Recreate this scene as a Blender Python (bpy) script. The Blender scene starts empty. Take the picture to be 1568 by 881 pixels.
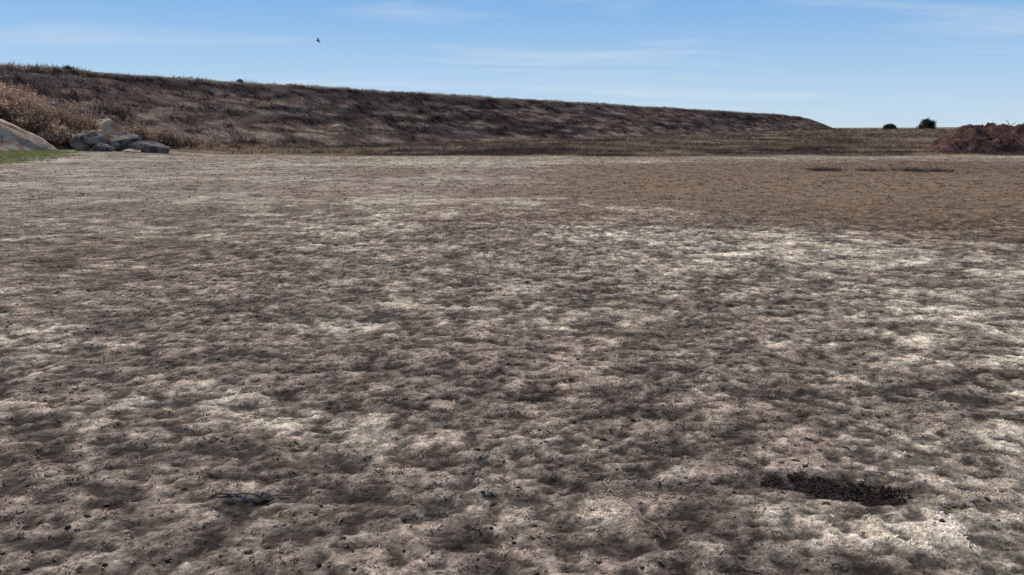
import bpy, math, numpy as np, bmesh
from mathutils import Vector, Matrix
rng=np.random.default_rng(7)
scene=bpy.context.scene
col=scene.collection

# ---------------------------------------------------------------- noise
def h2(ix,iy,s):
    v=np.sin(ix*127.1+iy*311.7+s*74.7)*43758.5453
    return v-np.floor(v)
def vn(x,y,s=0):
    ix=np.floor(x);iy=np.floor(y);fx=x-ix;fy=y-iy
    fx=fx*fx*(3-2*fx);fy=fy*fy*(3-2*fy)
    a=h2(ix,iy,s);b=h2(ix+1,iy,s);c=h2(ix,iy+1,s);d=h2(ix+1,iy+1,s)
    return (a*(1-fx)+b*fx)*(1-fy)+(c*(1-fx)+d*fx)*fy
def fbm(x,y,s=0,o=4):
    x=np.asarray(x,float);y=np.asarray(y,float)
    r=0;a=.5;t=0
    for i in range(o):
        r=r+a*vn(x+17.3*i,y-9.1*i,s+i);t+=a;a*=.5
        x,y=(x*.8-y*.6)*2.03,(x*.6+y*.8)*2.03
    return r/t
def ss(a,b,x):
    t=np.clip((x-a)/(b-a),0,1);return t*t*(3-2*t)
def blob(x,y,cx,cy,rx,ry,ang=0):
    c,s=math.cos(ang),math.sin(ang)
    dx=x-cx;dy=y-cy
    u=(dx*c+dy*s)/rx;v=(-dx*s+dy*c)/ry
    return np.exp(-(u*u+v*v))

# ---------------------------------------------------------------- terrain
def lump(x,y):
    """0 = trampled hollow, 1 = top of matted thatch (a few cm across)"""
    wx=x+.05*(vn(x*9,y*9,201)-.5);wy=y+.05*(vn(x*9,y*9,203)-.5)
    a=fbm(wx*14,wy*18,205,4);b=fbm(wx*5.2,wy*6.5,207,3)
    return ss(.35,.62,a*.72+b*.28)
def hollow(x,y):
    w=.06*(fbm(x*6,y*6,211)-.5)*2
    return np.clip(1.6*blob(x,y+w,1.33,3.47,.15,.08,-.1)+1.6*blob(x+w,y+w,1.58,3.38,.18,.07,-.1)+.9*blob(x,y+w,-1.05,3.3,.34,.04)
      +.9*blob(x+w,y,-1.95,3.85,.16,.07)+.9*blob(x,y+w,.75,3.42,.24,.045)+.8*blob(x,y+w,-.15,2.95,.10,.05)
      +.8*blob(x+w,y,-2.1,4.5,.2,.07)+.6*blob(x,y+w,2.1,4.3,.12,.06)+.6*blob(x,y+w,-1.2,6.2,.5,.12)
      +.8*blob(x,y+w,-.9,5.2,.22,.09)+.6*blob(x+w,y,-3.2,5.6,.3,.12)+.6*blob(x,y+w,.9,7.2,.5,.12)
      +.6*blob(x,y+w,-.7,4.1,.12,.05)+.6*blob(x,y+w,.1,4.6,.14,.05),0,1)
def gz(x,y):
    x=np.asarray(x,float);y=np.asarray(y,float)
    z=.03*(fbm(x*.9,y*.9,3)-.5)+.10*(fbm(x*.12,y*.12,5)-.5)
    z=z+1.75*ss(62,290,y)+ss(120,300,y)*(1.2*(fbm(x*.012+4,y*.006,8,3)-.5))
    z=z+ss(47,60,y)*.35*(fbm(x*.25,y*.25,11)-.35)
    z=z+.38*ss(-15,-24,x)*ss(34,45,y)
    near=ss(26,9,y)
    z=z+near*(.017*(lump(x,y)-.5)+.012*(fbm(x*3.2,y*3.2,21,3)-.5)-.03*hollow(x,y))
    return z
PALE=np.array([.58,.49,.37]);BROWN=np.array([.235,.162,.103]);GREY=np.array([.29,.232,.184])
DARK=np.array([.13,.097,.073]);GREEN=np.array([.15,.17,.05])
def edge_y(x):
    return 48+1.6*(fbm(x*.12,x*0+3,31)-.5)*2
def fieldcol(x,y):
    x=np.asarray(x,float);y=np.asarray(y,float)
    n=fbm(x*.45,y*.55,41,4);n2=fbm(x*2.6,y*3.1,44,3)
    pale=.65*(n-.5)*2+1.3*(n2-.5)-.10
    pale=pale+.45*blob(x,y,-.5,17,4.5,5)+.55*blob(x,y,4.3,10.5,3.8,2.2,-.75)+.8*blob(x,y,1.8,3.0,.35,.28)
    pale=pale+.3*blob(x,y,3,5.5,1.8,1.5)+.3*blob(x,y,-3,42,14,4)-.3*blob(x,y,-2.6,7.5,1.8,1.8)-.3*blob(x,y,-1.,12.5,1.4,.8)
    pale=pale-.3*blob(x,y,.4,4.1,.6,.7)-.18*blob(x,y,-2,3.8,2.0,1.5)+.2*blob(x,y,-6,30,9,9)
    br=ss(.1,.9,1.25*blob(x,y,13,27,13,12)+.9*blob(x,y,12,17,6,4)+.9*(fbm(x*.2,y*.2,47)-.5)+.12)
    pale=pale-.7*br
    w=ss(-.35,.75,pale)[...,None]
    brm=(br[...,None]*.75+.25)
    base=GREY*(1-brm)+BROWN*brm
    c=base*(1-w)+PALE*w
    dk=ss(.58,.70,fbm(x*2.2+9,y*3.0,51,4))[...,None]
    c=c*(1-.5*dk)+DARK*.5*dk
    far=(.5*blob(x,y,22,34,9,6))[...,None]
    c=c*(1-far)+DARK*far
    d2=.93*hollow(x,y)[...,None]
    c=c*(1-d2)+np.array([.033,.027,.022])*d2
    g=(ss(-21.5,-25,x)*ss(30,36,y)*ss(.36,.58,fbm(x*.6,y*.6,55)+.1)*.85)[...,None]
    c=c*(1-g)+GREEN*g
    r=(ss(40,46,y)*ss(.3,.6,fbm(x*.25,y*.8,57)))[...,None]
    c=c*(1-.5*r)+np.array([.40,.32,.205])*.5*r
    return c
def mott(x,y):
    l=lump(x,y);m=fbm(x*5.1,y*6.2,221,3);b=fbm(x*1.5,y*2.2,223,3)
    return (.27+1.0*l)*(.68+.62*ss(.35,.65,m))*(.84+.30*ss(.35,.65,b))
def weedcol(x,y):
    n=fbm(x*.10,y*.22,61,4);m=fbm(x*.35,y*.5,64,3)
    a=np.array([.080,.056,.044]);b=np.array([.18,.125,.083]);t=np.array([.33,.245,.15])
    w=ss(.4,.62,n)[...,None];v=np.clip(ss(.54,.7,m)*.6+.6*ss(5,0,y-edge_y(x))*ss(.35,.6,m),0,1)[...,None]
    c=a*(1-w)+b*w
    return c*(1-v)+t*v
def groundcol(x,y):
    f=fieldcol(x,y);w=weedcol(x,y)
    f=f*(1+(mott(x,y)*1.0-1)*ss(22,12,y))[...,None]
    k=ss(-.8,.8,y-edge_y(x))[...,None]
    far=ss(140,260,y)[...,None]
    w=w*(1-far)+np.array([.22,.175,.12])*far
    return f*(1-k)+w*k

def mesh_np(name,verts,faces_idx,loop_tot,cols=None,mat=None,smooth=False,link=True):
    me=bpy.data.meshes.new(name)
    me.vertices.add(len(verts));me.vertices.foreach_set('co',verts.astype(np.float32).ravel())
    fi=np.asarray(faces_idx,dtype=np.int32).ravel();lt=np.asarray(loop_tot,dtype=np.int32)
    me.loops.add(len(fi));me.loops.foreach_set('vertex_index',fi)
    me.polygons.add(len(lt));ls=np.concatenate([[0],np.cumsum(lt)[:-1]]).astype(np.int32)
    me.polygons.foreach_set('loop_start',ls);me.polygons.foreach_set('loop_total',lt)
    if smooth: me.polygons.foreach_set('use_smooth',np.ones(len(lt),bool))
    me.update(calc_edges=True)
    if cols is not None:
        at=me.attributes.new('col','FLOAT_COLOR','POINT')
        c=np.ones((len(verts),4),np.float32);c[:,:3]=cols
        at.data.foreach_set('color',c.ravel())
    ob=bpy.data.objects.new(name,me)
    if link: col.objects.link(ob)
    if mat: me.materials.append(mat)
    return ob
def grid_faces(nr,nc):
    i=np.arange(nr-1)[:,None]*nc+np.arange(nc-1)[None,:]
    return np.stack([i,i+1,i+nc+1,i+nc],-1).reshape(-1,4)

# ---------------------------------------------------------------- materials
def newmat(name):
    m=bpy.data.materials.new(name);m.use_nodes=True
    nt=m.node_tree;b=nt.nodes['Principled BSDF'];b.inputs['Roughness'].default_value=.95
    b.inputs['Specular IOR Level'].default_value=.08
    return m,nt,b
def noise(nt,vec,scale,detail=4,rough=.6):
    n=nt.nodes.new('ShaderNodeTexNoise');n.inputs['Scale'].default_value=scale
    n.inputs['Detail'].default_value=detail;n.inputs['Roughness'].default_value=rough
    nt.links.new(vec,n.inputs['Vector']);return n.outputs['Fac']
def maprange(nt,v,a,b,c,d):
    n=nt.nodes.new('ShaderNodeMapRange');nt.links.new(v,n.inputs[0])
    for i,q in zip((1,2,3,4),(a,b,c,d)): n.inputs[i].default_value=q
    return n.outputs[0]
def mth(nt,op,a,b):
    n=nt.nodes.new('ShaderNodeMath');n.operation=op
    for i,q in enumerate((a,b)):
        if isinstance(q,(int,float)): n.inputs[i].default_value=q
        else: nt.links.new(q,n.inputs[i])
    return n.outputs[0]
def mulcol(nt,c,f):
    n=nt.nodes.new('ShaderNodeVectorMath');n.operation='SCALE'
    nt.links.new(c,n.inputs[0]);nt.links.new(f,n.inputs['Scale']);return n.outputs[0]
def attr(nt):
    n=nt.nodes.new('ShaderNodeAttribute');n.attribute_name='col';return n.outputs['Color']
def soil_mat(name,scales,bumpd):
    m,nt,b=newmat(name)
    tc=nt.nodes.new('ShaderNodeTexCoord').outputs['Object']
    f=None;hgt=None
    for s,(p,q) in scales:
        r=noise(nt,tc,s,5,.65)
        k=maprange(nt,r,.36,.64,p,q)
        f=k if f is None else mth(nt,'MULTIPLY',f,k)
        hgt=r if hgt is None else mth(nt,'ADD',hgt,r)
    nt.links.new(mulcol(nt,attr(nt),f),b.inputs['Base Color'])
    bp=nt.nodes.new('ShaderNodeBump');bp.inputs['Strength'].default_value=.9;bp.inputs['Distance'].default_value=bumpd
    nt.links.new(hgt,bp.inputs['Height']);nt.links.new(bp.outputs[0],b.inputs['Normal'])
    return m
m_ground=soil_mat('dead_grass_soil',[(24,(.48,1.4)),(7,(.68,1.32)),(1.8,(.84,1.14)),(60,(.7,1.25))],.018)
m_bank=soil_mat('embankment_soil',[(3.0,(.5,1.4)),(.7,(.7,1.3)),(9,(.6,1.3))],.2)
def blade_mat(name,trans):
    m,nt,b=newmat(name)
    c=attr(nt);nt.links.new(c,b.inputs['Base Color'])
    t=nt.nodes.new('ShaderNodeBsdfTranslucent');nt.links.new(c,t.inputs[0])
    mx=nt.nodes.new('ShaderNodeMixShader');mx.inputs[0].default_value=trans
    nt.links.new(b.outputs[0],mx.inputs[1]);nt.links.new(t.outputs[0],mx.inputs[2])
    nt.links.new(mx.outputs[0],nt.nodes['Material Output'].inputs[0]);return m
m_blade=blade_mat('dry_blades',.35)
m_weed=blade_mat('dry_weeds',.25)

# ---------------------------------------------------------------- ground sheet
xs=np.concatenate([np.linspace(-1500,-60,40),np.arange(-50,-12,.6),np.arange(-12,-4,.08),np.arange(-4,4,.018),np.arange(4,12,.08),np.arange(12,60,.6),np.linspace(62,1500,60)])
ys=np.concatenate([np.linspace(-200,-8,12),np.arange(-6,2.2,.4),np.arange(2.3,6,.018),np.arange(6,10,.032),np.arange(10,20,.10),np.arange(20,70,.35),70*np.geomspace(1,30,90)])
X,Y=np.meshgrid(xs,ys);Z=gz(X,Y)
V=np.stack([X,Y,Z],-1).reshape(-1,3);F=grid_faces(len(ys),len(xs))
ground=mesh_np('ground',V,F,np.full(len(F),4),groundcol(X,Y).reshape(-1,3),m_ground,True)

# ---------------------------------------------------------------- embankment
CR=np.array([(-62,-30,6.5),(-55,10,6.5),(-47,40,6.4),(-38.2,62,6.32),(-31.6,75,6.18),(-20.9,93,6.14),(-3.2,118,6.0),(27.4,160,5.7),(52,190,5.35),(69.4,210,5.0),(78,219,4.5),(83,224,3.5),(88,228,2.2),(94,232,.6),(100,236,-1)],float)
seg=np.r_[0,np.cumsum(np.linalg.norm(np.diff(CR[:,:2],axis=0),axis=1))]
T=np.arange(0,seg[-1],.6)
def sm(v,k=15):
    p=np.pad(v,k,mode='edge');return np.convolve(p,np.ones(2*k+1)/(2*k+1),'valid')
cx=sm(np.interp(T,seg,CR[:,0]));cy=sm(np.interp(T,seg,CR[:,1]));cz=sm(np.interp(T,seg,CR[:,2]),5)
tx=np.gradient(cx);ty=np.gradient(cy);L=np.hypot(tx,ty);nx=ty/L;ny=-tx/L   # towards the field
Q=np.concatenate([np.linspace(-22,-4,14),np.linspace(-3.6,0,7),np.arange(.25,20,.4)])
def prof(q):
    d=np.where(q<-4,(-4-q)/2.3,0)
    return d+np.where(q>0,q/2.45,0)
def bank_pt(ti,q):
    x=np.interp(ti,T,cx);y=np.interp(ti,T,cy);z=np.interp(ti,T,cz)
    a=np.interp(ti,T,nx);b=np.interp(ti,T,ny)
    px=x+a*q;py=y+b*q
    bump=.55*(fbm(ti*.13,q*.3,71,4)-.5)*ss(-.5,2.5,q)+.38*(fbm(ti*.55,q*.9,73,4)-.5)*ss(-.5,1.5,q)+.12*(fbm(ti*.3,q*0,74,3)-.5)
    return px,py,z-prof(q)+bump
TT,QQ=np.meshgrid(T,Q,indexing='ij')
px,py,pz=bank_pt(TT,QQ)
def bankcol(ti,q,x,y):
    n=fbm(ti*.06,q*.42,81,4);m=fbm(ti*.25,q*.9,84,3);p=fbm(ti*.5,q*1.4,87,3)
    a=np.array([.054,.038,.035]);b=np.array([.160,.106,.080]);t=np.array([.36,.265,.185])
    w=np.clip(ss(.40,.64,n)*.9-.25*ss(7,1,q)+.2*ss(6,13,q),0,1)[...,None]
    v=(ss(.55,.72,m)*.4*ss(1,5,q)+ss(9,13,q)*.45*ss(.35,.6,n))[...,None]
    c=a*(1-w)+b*w;c=c*(1-v)+t*v
    c=c*(.5+.95*ss(.38,.60,p))[...,None]
    e=ss(.9,.1,np.abs(q+.2))[...,None]*.8
    return c*(1-e)+np.array([.36,.28,.19])*e
BC=bankcol(TT,QQ,px,py)
F=grid_faces(len(T),len(Q))
bank=mesh_np('earthen_embankment',np.stack([px,py,pz],-1).reshape(-1,3),F,np.full(len(F),4),BC.reshape(-1,3),m_bank,True)

# ---------------------------------------------------------------- blades
def blades(name,P,H,W,C,lean,mat,two=True,rnd=.35,droop=.4):
    n=len(P)
    az=rng.uniform(0,2*np.pi,n);fa=rng.uniform(0,2*np.pi,n)
    d=np.stack([np.cos(az),np.sin(az),np.zeros(n)],1)
    s=np.stack([np.cos(fa),np.sin(fa),np.zeros(n)],1)*(W/2)[:,None]
    ln=(lean*rng.uniform(.3,1.2,n)*H)[:,None]
    up=np.zeros((n,3));up[:,2]=H
    C=np.clip(C*rng.uniform(1-rnd,1+rnd,n)[:,None],0,1)
    if two:
        mid=P+d*ln*.45+up*.75
        tip=P+d*ln*1.0+up*(1-droop*rng.uniform(0,1,n)[:,None])
        V=np.stack([P-s,P+s,mid+s*.8,mid-s*.8,tip],1).reshape(-1,3)
        b=np.arange(n)[:,None]*5
        f=np.concatenate([b+np.array([[0,1,2,3]]),b+np.array([[3,2,4]])],1).ravel()
        lt=np.tile([4,3],n);cc=np.repeat(C,5,0)
    else:
        tip=P+d*ln+up
        V=np.stack([P-s,P+s,tip],1).reshape(-1,3)
        f=np.arange(3*n);lt=np.full(n,3);cc=np.repeat(C,3,0)
    return mesh_np(name,V,f,lt,cc,mat)
def clump(cxy,k,rad):
    n=len(cxy);r=rad*np.sqrt(rng.uniform(0,1,(n,k)));a=rng.uniform(0,2*np.pi,(n,k))
    x=cxy[:,0:1]+r*np.cos(a);y=cxy[:,1:2]+r*np.sin(a)
    return x.ravel(),y.ravel()
def sector(n,y0,y1,pad=2.5,k=.72):
    y=np.sqrt(rng.uniform(y0*y0,y1*y1,n));x=rng.uniform(-1,1,n)*(k*y+pad)
    return np.stack([x,y],1)
Ps=[];Hs=[];Ws=[];Cs=[]
for (n,y0,y1,k,rad,h,w) in [(36000,2.0,7.5,7,.018,.012,.0075),(42000,7.5,18,6,.032,.019,.013),(44000,18,48,6,.08,.035,.022)]:
    c=sector(n,y0,y1)
    dens=lump(c[:,0],c[:,1]) if y0<18 else ss(.38,.6,fbm(c[:,0]*3.4,c[:,1]*3.4,91,3))
    keep=dens>rng.uniform(.15,.95,n)
    keep&=hollow(c[:,0],c[:,1])<.28
    c=c[keep]
    tint=np.repeat(rng.uniform(.5,1.5,len(c)),k)
    x,y=clump(c,k,rad)
    ok=y<edge_y(x);x=x[ok];y=y[ok];tint=tint[ok]
    z=gz(x,y)-.003
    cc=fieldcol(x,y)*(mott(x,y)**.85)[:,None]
    Ps.append(np.stack([x,y,z],1));Hs.append(h*rng.uniform(.3,1.3,len(x)));Ws.append(w*rng.uniform(.5,1.4,len(x)))
    Cs.append(cc*1.34*tint[:,None])
P=np.concatenate(Ps);H=np.concatenate(Hs);W=np.concatenate(Ws);C=np.concatenate(Cs)
blades('dry_grass',P,H,W,C,2.4,m_blade,True,.3,.8)

# small clods lying in the thatch
bm=bmesh.new();bmesh.ops.create_icosphere(bm,subdivisions=2,radius=1);bm.verts.ensure_lookup_table()
IV=np.array([v.co[:] for v in bm.verts]);IF=np.array([[v.index for v in f.verts] for f in bm.faces]);bm.free()
n=3000
y=2.2*np.exp(rng.uniform(0,1,n)*math.log(22/2.2));x=rng.uniform(-1,1,n)*(.7*y+1.5)
k=(fbm(x*1.1,y*1.3,231,3)>.46)&(hollow(x,y)<.5);x=x[k];y=y[k];n=len(x)
sz=rng.uniform(.003,.010,n)*(1+.04*(y-2))
sc3=sz[:,None]*rng.uniform(.6,1.6,(n,3))*np.array([1.2,1,.45])
VV=IV[None]*(1+.35*rng.uniform(-1,1,(n,len(IV),1)))*sc3[:,None,:]
VV=VV+np.stack([x,y,gz(x,y)+sz*.1],1)[:,None,:]
FF=(IF[None]+(np.arange(n)*len(IV))[:,None,None]).reshape(-1,3)
cc=np.repeat(np.array([.13,.10,.078])*rng.uniform(.5,1.8,n)[:,None],len(IV),0)
mesh_np('soil_clods',VV.reshape(-1,3),FF,np.full(len(FF),3),cc,m_bank)

# embankment weeds
n=26000
ti=rng.uniform(60,seg[-1]-14,n);q=rng.uniform(-3.5,17,n)
dens=fbm(ti*.3,q*.8,95,3);keep=ss(.38,.58,dens)>rng.uniform(0,1,n)*.95
ti=ti[keep];q=q[keep]
k=11
tint=np.repeat(rng.uniform(.3,1.9,len(ti)),k);hs=np.repeat(rng.uniform(.4,1.7,len(ti)),k)
ti=(ti[:,None]+rng.normal(0,.2,(len(ti),k))).ravel();q=(q[:,None]+rng.normal(0,.17,(len(q),k))).ravel()
x,y,z=bank_pt(ti,q);cc=bankcol(ti,q,x,y)*tint[:,None]
ok=z>gz(x,y)-.1
hh=rng.uniform(.08,.32,len(x))*hs*(.45+fbm(ti*.15,q*.4,97))
blades('embankment_weeds',np.stack([x,y,z-.03],1)[ok],hh[ok],rng.uniform(.03,.10,ok.sum()),cc[ok]*1.0,.9,m_weed,False,.4)
n=24000
ti=rng.uniform(55,seg[-1]-20,n);q=rng.normal(-.3,.5,n)
x,y,z=bank_pt(ti,q)
hh=rng.uniform(.06,.3,n)*(.3+1.1*ss(.4,.75,fbm(ti*.35,ti*0,99)))
blades('crest_grass',np.stack([x,y,z-.02],1),hh,rng.uniform(.012,.04,n),np.tile([.46,.38,.27],(n,1)),.6,m_weed,False,.4)

# brush belt between field edge and embankment
n=60000
y=47.5*np.exp(rng.uniform(0,1,n)**1.25*math.log(230/47.5));x=rng.uniform(-.68,.80,n)*y
dens=fbm(x*.14,y*.3,101,4);keep=(ss(.38,.6,dens)>rng.uniform(0,1,n)*.95)&(y>edge_y(x)-.3)
c=np.stack([x,y],1)[keep]
tint=np.repeat(rng.uniform(.5,1.5,len(c)),9)
x,y=clump(c,9,.3);z=gz(x,y)
hh=rng.uniform(.08,.34,len(x))*(.25+1.3*fbm(x*.3,y*.3,103))*(1+.004*(y-48))*(.35+.65*ss(0,5,y-edge_y(x)))
blades('dry_brush',np.stack([x,y,z-.03],1),hh,rng.uniform(.02,.06,len(x))*(1+.01*(y-48)),weedcol(x,y)*1.2*tint[:,None],.8,m_weed,False,.4)
n=1500
x=rng.uniform(-26,-8,n);y=53+rng.normal(0,1.6,n)+.12*(x+26)
keep=ss(.45,.65,fbm(x*.5,y*.7,107))>rng.uniform(0,1,n);c=np.stack([x,y],1)[keep]
x,y=clump(c,10,.3);z=np.maximum(gz(x,y),0)
blades('tan_grass',np.stack([x,y,z],1),rng.uniform(.10,.36,len(x)),rng.uniform(.02,.05,len(x)),np.tile([.42,.30,.19],(len(x),1)),.6,m_weed,True,.45,.3)
n=9000
x=rng.uniform(-36,-22,n);y=rng.uniform(31,46,n);keep=(ss(.4,.6,fbm(x*.5,y*.5,109)+.08*(-24.5-x))>rng.uniform(0,1,n))
c=np.stack([x,y],1)[keep];x,y=clump(c,8,.12);z=gz(x,y)
blades('green_grass',np.stack([x,y,z],1),rng.uniform(.03,.10,len(x)),rng.uniform(.01,.03,len(x)),np.tile([.26,.28,.10],(len(x),1)),.8,m_weed,False,.35)

# russet shrubs
def shrub(name,roots,Hm,spread,colr,nst=900,leafw=.03):
    segs=[];cols=[]
    for (rx,ry,rz,sc) in roots:
        n=nst
        az=rng.uniform(0,2*np.pi,n);r=rng.uniform(0,1,n)**.7*spread*sc
        hh=Hm*sc*rng.uniform(.45,1,n)*(1-.45*(r/(spread*sc))**2)
        b=np.stack([rx+.25*r*np.cos(az),ry+.25*r*np.sin(az),np.full(n,rz)],1)
        m=b+np.stack([.35*r*np.cos(az),.35*r*np.sin(az),hh*.6],1)+rng.normal(0,.05,(n,3))
        t=b+np.stack([.8*r*np.cos(az),.8*r*np.sin(az),hh],1)+rng.normal(0,.1,(n,3))
        w=leafw*rng.uniform(.5,1.3,n)
        fa=rng.uniform(0,np.pi,n);s=np.stack([np.cos(fa),np.sin(fa),np.zeros(n)],1)*w[:,None]/2
        segs.append(np.stack([b-s*.5,b+s*.5,m+s,m-s,t],1))
        cl=np.array(colr)*rng.uniform(.65,1.2)
        cc=cl*rng.uniform(.5,1.35,n)[:,None]
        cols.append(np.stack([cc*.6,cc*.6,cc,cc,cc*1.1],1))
        n2=n*2
        i=rng.integers(0,n,n2);f=rng.uniform(.1,1,n2)[:,None]
        p=m[i]*(1-f)+t[i]*f
        o=rng.normal(0,.08,(n2,3));o2=rng.normal(0,.08,(n2,3))
        segs.append(np.stack([p,p+o*.5,p+o+o2*.6,p+o2*.8,p+o2*.4-o*.2],1))
        cols.append(np.repeat((cl*rng.uniform(.6,1.4,n2)[:,None])[:,None,:],5,1))
    S=np.concatenate(segs);CC=np.clip(np.concatenate(cols),0,1)
    n=len(S);b=np.arange(n)[:,None]*5
    f=np.concatenate([b+np.array([[0,1,2,3]]),b+np.array([[3,2,4]])],1).ravel()
    return mesh_np(name,S.reshape(-1,3),f,np.tile([4,3],n),CC.reshape(-1,3),m_weed)
def ez(x,y):
    i=np.argmin((cx-x)**2+(cy-y)**2);q=(x-cx[i])*nx[i]+(y-cy[i])*ny[i]
    return max(float(gz(x,y)),float(cz[i]-prof(np.array(q))))
def roots(lst): return [(x,y,ez(x,y)-.1,s) for x,y,s in lst]
shrub('russet_shrub',roots([(-33,52,1.0),(-31.4,52.5,1.05),(-30.2,51.5,1.0),(-34.6,52.5,1.05),(-32.2,50.4,.9),(-36,53,1.05),(-34,50,.9)]),2.2,1.6,(.70,.49,.34),900)
shrub('russet_shrub',roots([(-28.6,52,1.05),(-27.2,52.6,1.0),(-29.4,50.6,.9),(-28,50.4,.7)]),2.0,1.5,(.64,.45,.31),900)
shrub('russet_shrub',roots([(-25.8,52.6,1.05),(-24.2,52.8,.95),(-26.4,50.8,.7),(-22.7,53.2,.85)]),1.8,1.3,(.56,.39,.27),800)
shrub('russet_shrub',roots([(-21.4,53.6,.6),(-20.0,54,.45),(-18.6,54.6,.35),(-17,55.5,.3)]),1.6,1.6,(.46,.32,.215),400)
for (t0,s) in [(93,.36),(101,.24),(119,.2)]:
    x,y,z=bank_pt(np.array(t0*1.0),np.array(-.4))
    shrub('crest_bush',[(float(x),float(y),float(z)-.05,s)],1.1,1.3,(.11,.085,.055),220,.03)

# ---------------------------------------------------------------- boulders
def rock_mat(name,c1,c2,sc):
    m,nt,b=newmat(name)
    tc=nt.nodes.new('ShaderNodeTexCoord').outputs['Object']
    f=noise(nt,tc,sc,8,.7);r=nt.nodes.new('ShaderNodeValToRGB')
    r.color_ramp.elements[0].position=.40;r.color_ramp.elements[0].color=(*c1,1)
    r.color_ramp.elements[1].position=.58;r.color_ramp.elements[1].color=(*c2,1)
    nt.links.new(f,r.inputs[0]);nt.links.new(r.outputs[0],b.inputs['Base Color'])
    bp=nt.nodes.new('ShaderNodeBump');bp.inputs['Distance'].default_value=.3;bp.inputs['Strength'].default_value=1
    nt.links.new(noise(nt,tc,sc*1.6,8,.75),bp.inputs['Height']);nt.links.new(bp.outputs[0],b.inputs['Normal'])
    return m
m_tan=rock_mat('tan_rock',(.42,.26,.165),(.78,.57,.40),1.6)
m_grey=rock_mat('grey_rock',(.09,.070,.057),(.38,.31,.25),1.8)
def boulder(name,loc,size,rot,mat,seed,cuts=11,rough=.16):
    r=np.random.default_rng(seed)
    bm=bmesh.new();bmesh.ops.create_icosphere(bm,subdivisions=5,radius=1)
    pl=[]
    for i in range(cuts):
        v=r.normal(0,1,3);v/=np.linalg.norm(v);pl.append((v,r.uniform(.6,.85)))
    for v in bm.verts:
        p=np.array(v.co)
        for nrm,d in pl:
            k=p@nrm-d
            if k>0:p=p-nrm*k*.97
        nn=fbm(np.array(p[0]*2.5+seed),np.array(p[1]*2.5+p[2]*1.7),seed,4)-.5
        n3=fbm(np.array(p[0]*7+p[2]*3),np.array(p[1]*7+p[2]*5),seed+3,3)-.5
        v.co=p*(1+rough*1.6*float(nn)+rough*.5*float(n3))
    M=Matrix.Translation(loc)@Matrix.Rotation(rot[2],4,'Z')@Matrix.Rotation(rot[1],4,'Y')@Matrix.Rotation(rot[0],4,'X')@Matrix.Diagonal((*size,1))
    bm.transform(M)
    me=bpy.data.meshes.new(name);bm.to_mesh(me);bm.free()
    for p in me.polygons:p.use_smooth=True
    o=bpy.data.objects.new(name,me);me.materials.append(mat);col.objects.link(o);return o
boulder('boulder',(-28.6,45.4,.85),(4.2,2.0,.95),(.30,.50,.1),m_tan,3,5,.2)
boulder('boulder',(-23.7,46,.6),(1.15,1.0,.85),(.1,.1,.4),m_grey,5,10,.2)
boulder('boulder',(-22.0,46.6,.65),(1.0,.9,.72),(0,.2,-.2),m_grey,9,8,.25)
boulder('boulder',(-20.5,46.6,.45),(1.1,.7,.5),(0,.12,.3),m_grey,14,8,.25)
boulder('boulder',(-22.7,45.2,.35),(.8,.5,.45),(0,.1,.9),m_grey,21,8,.25)
boulder('boulder',(-21.2,45.4,.3),(.5,.4,.3),(0,.1,.2),m_tan,24,10,.2)
boulder('boulder',(-24.4,49.6,1.6),(.8,.6,.55),(0,.35,.3),m_tan,15,9,.2)
boulder('boulder',(-13.6,64,1.6),(.6,.4,.35),(0,.1,.3),m_tan,17,9,.2)

# ---------------------------------------------------------------- juniper trees
m_leaf=blade_mat('juniper_foliage',.15)
m_bark,_nt,_b=newmat('bark');_b.inputs['Base Color'].default_value=(.09,.065,.05,1)
def tube(bm,a,b,r0,r1,n=7):
    a=Vector(a);b=Vector(b);d=(b-a).normalized()
    u=d.orthogonal().normalized();w=d.cross(u)
    A=[bm.verts.new(a+(u*math.cos(t)+w*math.sin(t))*r0) for t in [2*math.pi*i/n for i in range(n)]]
    B=[bm.verts.new(b+(u*math.cos(t)+w*math.sin(t))*r1) for t in [2*math.pi*i/n for i in range(n)]]
    for i in range(n): bm.faces.new((A[i],A[(i+1)%n],B[(i+1)%n],B[i]))
    bm.faces.new(B);bm.faces.new(A[::-1])
def juniper(x,y,h,w,seed):
    r=np.random.default_rng(seed);z=float(gz(x,y))-.1
    e=bpy.data.objects.new('juniper_tree',None);e.location=(x,y,z);col.objects.link(e)
    bm=bmesh.new();tube(bm,(0,0,0),(.1,0,h*.45),.18,.12);tube(bm,(.1,0,h*.45),(0,.1,h*.8),.12,.04)
    tips=[]
    for i in range(26):
        a=r.uniform(0,6.28);z0=r.uniform(.02,.62)*h;l=w*.5*r.uniform(.5,.95)*(1-.55*(z0/h)**2)
        t=(l*math.cos(a),l*math.sin(a),z0+r.uniform(.04,.2)*h);tube(bm,(0.05,0,z0),t,.06,.02,5);tips.append((t,l))
    tips.append(((0,0,h*.82),.5))
    me=bpy.data.meshes.new('trunk');bm.to_mesh(me);bm.free();me.materials.append(m_bark)
    t=bpy.data.objects.new('trunk',me);t.parent=e;col.objects.link(t)
    S=[];C=[]
    for (tp,l) in tips:
        for f in (.55,1.0):
            n=130;c=np.array(tp)*np.array([f,f,1]);
            p=c+r.normal(0,1,(n,3))*np.array([.36,.36,.3])*w/5
            o=r.normal(0,.15,(n,3));o2=r.normal(0,.15,(n,3));S.append(np.stack([p,p+o,p+o2],1))
            C.append(np.repeat((np.array([.045,.048,.036])*r.uniform(.5,1.6)*r.uniform(.7,1.3,n)[:,None]),3,0))
    S=np.concatenate(S);n=len(S)
    o=mesh_np('foliage',S.reshape(-1,3),np.arange(3*n),np.full(n,3),np.concatenate(C),m_leaf);o.parent=e
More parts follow.
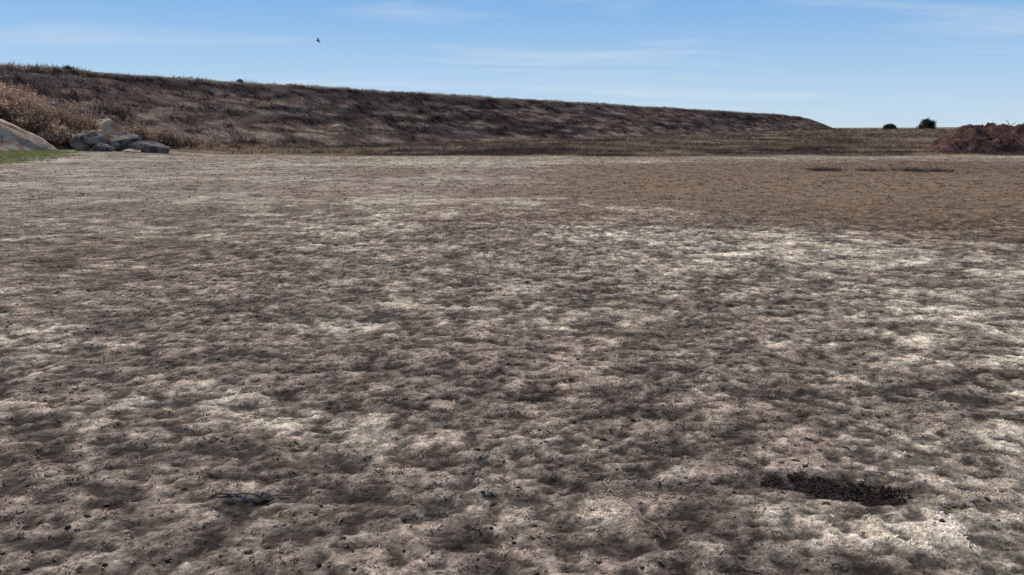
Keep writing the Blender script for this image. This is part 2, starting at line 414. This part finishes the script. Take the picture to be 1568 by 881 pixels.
juniper(120.5,238,3.2,5.0,1)
juniper(112,243,1.5,3.4,2)
juniper(172,262,1.4,4,4)

# ---------------------------------------------------------------- brush pile
BX,BY=36.0,58
xx,yy=np.meshgrid(np.linspace(-1,1,90),np.linspace(-1,1,50))
rr=np.clip(1-np.sqrt(xx**2+yy**2),0,1)
PX=BX+xx*6.4;PY=BY+yy*3
hz=2.5*rr**.5*(.40+1.15*(fbm(PX*.9,PY*.9,121,5)-.1))
VZ=gz(PX,PY)-.15+hz
cc=np.array([.125,.068,.052])*(.35+1.3*fbm(PX*2,PY*2,123))[...,None]
F=grid_faces(50,90)
pile=bpy.data.objects.new('brush_pile',None);col.objects.link(pile)
o=mesh_np('mound',np.stack([PX,PY,VZ],-1).reshape(-1,3),F,np.full(len(F),4),cc.reshape(-1,3),m_bank,True);o.parent=pile
bm=bmesh.new()
for i in range(420):
    a=rng.uniform(0,6.28);q=math.sqrt(rng.uniform(0,.85));x=BX+6.2*q*math.cos(a);y=BY+2.9*q*math.sin(a)
    z=float(gz(x,y))+1.65*(1-q)**.5+rng.uniform(-.2,.25)
    d=rng.normal(0,1,3);d[2]*=.35;d/=np.linalg.norm(d);l=rng.uniform(.3,1.1)
    tube(bm,(x,y,z),(x+d[0]*l,y+d[1]*l,z+d[2]*l),rng.uniform(.015,.05),.01,5)
m_br,_,_b=newmat('dead_branches');_b.inputs['Base Color'].default_value=(.18,.10,.075,1)
me=bpy.data.meshes.new('branches');bm.to_mesh(me);bm.free();me.materials.append(m_br)
o=bpy.data.objects.new('branches',me);o.parent=pile;col.objects.link(o)

# windrow of dead weeds out in the field on the right
n=420
x=rng.uniform(11.6,16.8,n);y=31.5-.12*(x-12)+rng.normal(0,.35,n);k=ss(.42,.62,fbm(x*1.3,y*.6,131))>rng.uniform(0,1,n)
c=np.stack([x,y],1)[k];x,y=clump(c,8,.14)
blades('dead_weed_row',np.stack([x,y,gz(x,y)],1),rng.uniform(.03,.18,len(x)),rng.uniform(.01,.03,len(x)),np.tile([.10,.075,.06],(len(x),1)),1.2,m_weed,False,.5)

# rotted weed mat in the foreground hollow
n=6000;x=rng.uniform(1.0,1.95,n);y=rng.uniform(3.15,3.7,n)
k=(hollow(x,y)*rng.uniform(.5,1.2,n)>.42)&(fbm(x*14,y*14,141,3)>.42);x=x[k];y=y[k]
x,y=clump(np.stack([x,y],1),3,.012)
blades('rotted_weed_clump',np.stack([x,y,gz(x,y)-.002],1),rng.uniform(.004,.020,len(x)),rng.uniform(.004,.014,len(x)),np.tile([.050,.040,.032],(len(x),1)),2.6,m_weed,True,.6)

# twigs
m_twig,_,_b=newmat('twig_wood');_b.inputs['Base Color'].default_value=(.28,.21,.16,1)
def twig(x0,y0,x1,y1,r,seed,dark=False):
    q=np.random.default_rng(seed);bm=bmesh.new();n=9;pr=None
    for i in range(n+1):
        t=i/n;x=x0+(x1-x0)*t+q.normal(0,.004);y=y0+(y1-y0)*t+q.normal(0,.004);p=(x,y,float(gz(x,y))+.005+q.uniform(0,.006))
        if pr is not None:
            tube(bm,pr,p,r*(1-.6*(i-1)/n),r*(1-.6*i/n),6)
            if q.uniform()<.5:
                a=q.uniform(0,6.28);l=q.uniform(.03,.09);tube(bm,p,(p[0]+l*math.cos(a),p[1]+l*math.sin(a),p[2]+.01),r*.4,r*.2,5)
        pr=p
    me=bpy.data.meshes.new('fallen_twig');bm.to_mesh(me);bm.free();me.materials.append(m_bark if dark else m_twig)
    col.objects.link(bpy.data.objects.new('fallen_twig',me))
twig(.42,3.45,.62,2.95,.0035,1);twig(-1.35,3.32,-.9,3.35,.004,2,True);twig(.35,5.1,.37,4.6,.003,3)
twig(.85,2.75,1.05,2.6,.003,4);twig(-2.8,11.2,-2.0,11,.010,5,True)

# ---------------------------------------------------------------- bird
bm=bmesh.new()
prof_=[(-.17,.004),(-.12,.02),(-.04,.045),(.04,.04),(.09,.022),(.12,.028),(.145,.018),(.175,.003)]
for (a,ra),(b,rb) in zip(prof_[:-1],prof_[1:]): tube(bm,(a,0,0),(b,0,0),ra,rb,10)
for s in (1,-1):
    pts=[(.07,.02*s,.02),(.05,.17*s,.08),(-.02,.38*s,.05),(-.07,.2*s,.055),(-.06,.02*s,.01)]
    vs=[bm.verts.new(p) for p in pts];bm.faces.new(vs)
vs=[bm.verts.new(p) for p in [(-.14,.01,0),(-.25,.05,0),(-.25,-.05,0),(-.14,-.01,0)]];bm.faces.new(vs)
me=bpy.data.meshes.new('bird');bm.to_mesh(me);bm.free();me.materials.append(m_bark)
b=bpy.data.objects.new('bird',me);b.location=(-13.9,60,1.6+60*.103);b.rotation_euler=(.6,.1,.5);b.scale=(1,1,1);col.objects.link(b)

# ---------------------------------------------------------------- light & sky
SE=math.radians(46);SA=math.radians(-42)
sd=Vector((math.sin(SA)*math.cos(SE),math.cos(SA)*math.cos(SE),math.sin(SE)))
l=bpy.data.lights.new('sun','SUN');l.energy=4.3;l.angle=math.radians(.5);l.color=(1,.94,.86)
so=bpy.data.objects.new('sun',l);so.rotation_euler=sd.to_track_quat('Z','Y').to_euler();col.objects.link(so)
w=bpy.data.worlds.new('World');scene.world=w;w.use_nodes=True;nt=w.node_tree
bg=nt.nodes['Background'];sky=nt.nodes.new('ShaderNodeTexSky');sky.sky_type='NISHITA';sky.sun_disc=False
sky.sun_elevation=SE;sky.sun_rotation=SA;sky.air_density=1.0;sky.dust_density=.3;sky.ozone_density=3.0;sky.altitude=300
tc=nt.nodes.new('ShaderNodeTexCoord').outputs['Generated']
sx=nt.nodes.new('ShaderNodeSeparateXYZ');nt.links.new(tc,sx.inputs[0])
rp=nt.nodes.new('ShaderNodeValToRGB');e=rp.color_ramp.elements
e[0].position=0;e[0].color=(.57,.73,.87,1)
e[1].position=1;e[1].color=(.04,.10,.28,1)
for p,c_ in ((.05,(.44,.645,.87)),(.13,(.25,.48,.82)),(.22,(.165,.37,.75)),(.5,(.08,.19,.45))):
    k=e.new(p);k.color=(*c_,1)
nt.links.new(sx.outputs[2],rp.inputs[0])
sc=nt.nodes.new('ShaderNodeVectorMath');sc.operation='SCALE';sc.inputs['Scale'].default_value=1/.09
nt.links.new(rp.outputs[0],sc.inputs[0])
m0=nt.nodes.new('ShaderNodeMix');m0.data_type='RGBA';m0.inputs[0].default_value=.9
nt.links.new(sky.outputs[0],m0.inputs[6]);nt.links.new(sc.outputs[0],m0.inputs[7])
zz=mth(nt,'ADD',mth(nt,'MAXIMUM',sx.outputs[2],0.0),.06)
cb=nt.nodes.new('ShaderNodeCombineXYZ')
nt.links.new(mth(nt,'DIVIDE',sx.outputs[0],zz),cb.inputs[0]);nt.links.new(mth(nt,'DIVIDE',sx.outputs[1],zz),cb.inputs[1])
mp=nt.nodes.new('ShaderNodeMapping');mp.inputs['Rotation'].default_value=(0,0,.35);mp.inputs['Scale'].default_value=(.35,1.0,1);mp.inputs['Location'].default_value=(3.1,.7,0)
nt.links.new(cb.outputs[0],mp.inputs[0])
n1=nt.nodes.new('ShaderNodeTexNoise');n1.inputs['Scale'].default_value=.8;n1.inputs['Detail'].default_value=7;n1.inputs['Roughness'].default_value=.55;n1.inputs['Distortion'].default_value=.6
nt.links.new(mp.outputs[0],n1.inputs['Vector'])
cf=maprange(nt,n1.outputs['Fac'],.5,.8,0,.8)
mx=nt.nodes.new('ShaderNodeMix');mx.data_type='RGBA'
nt.links.new(cf,mx.inputs[0]);nt.links.new(m0.outputs[2],mx.inputs[6]);mx.inputs[7].default_value=(7.4,8.3,9.2,1)
nt.links.new(mx.outputs[2],bg.inputs[0]);bg.inputs[1].default_value=.09

# ---------------------------------------------------------------- camera
cd=bpy.data.cameras.new('camera');cam=bpy.data.objects.new('camera',cd);col.objects.link(cam)
cam.location=(0,0,1.6);cam.rotation_euler=(math.radians(90-11.18),0,0)
cd.sensor_width=36;cd.lens=36*1230/1568;cd.clip_end=5000;cd.clip_start=.05
scene.camera=cam
scene.view_settings.view_transform='Standard';scene.view_settings.look='None';scene.view_settings.exposure=0
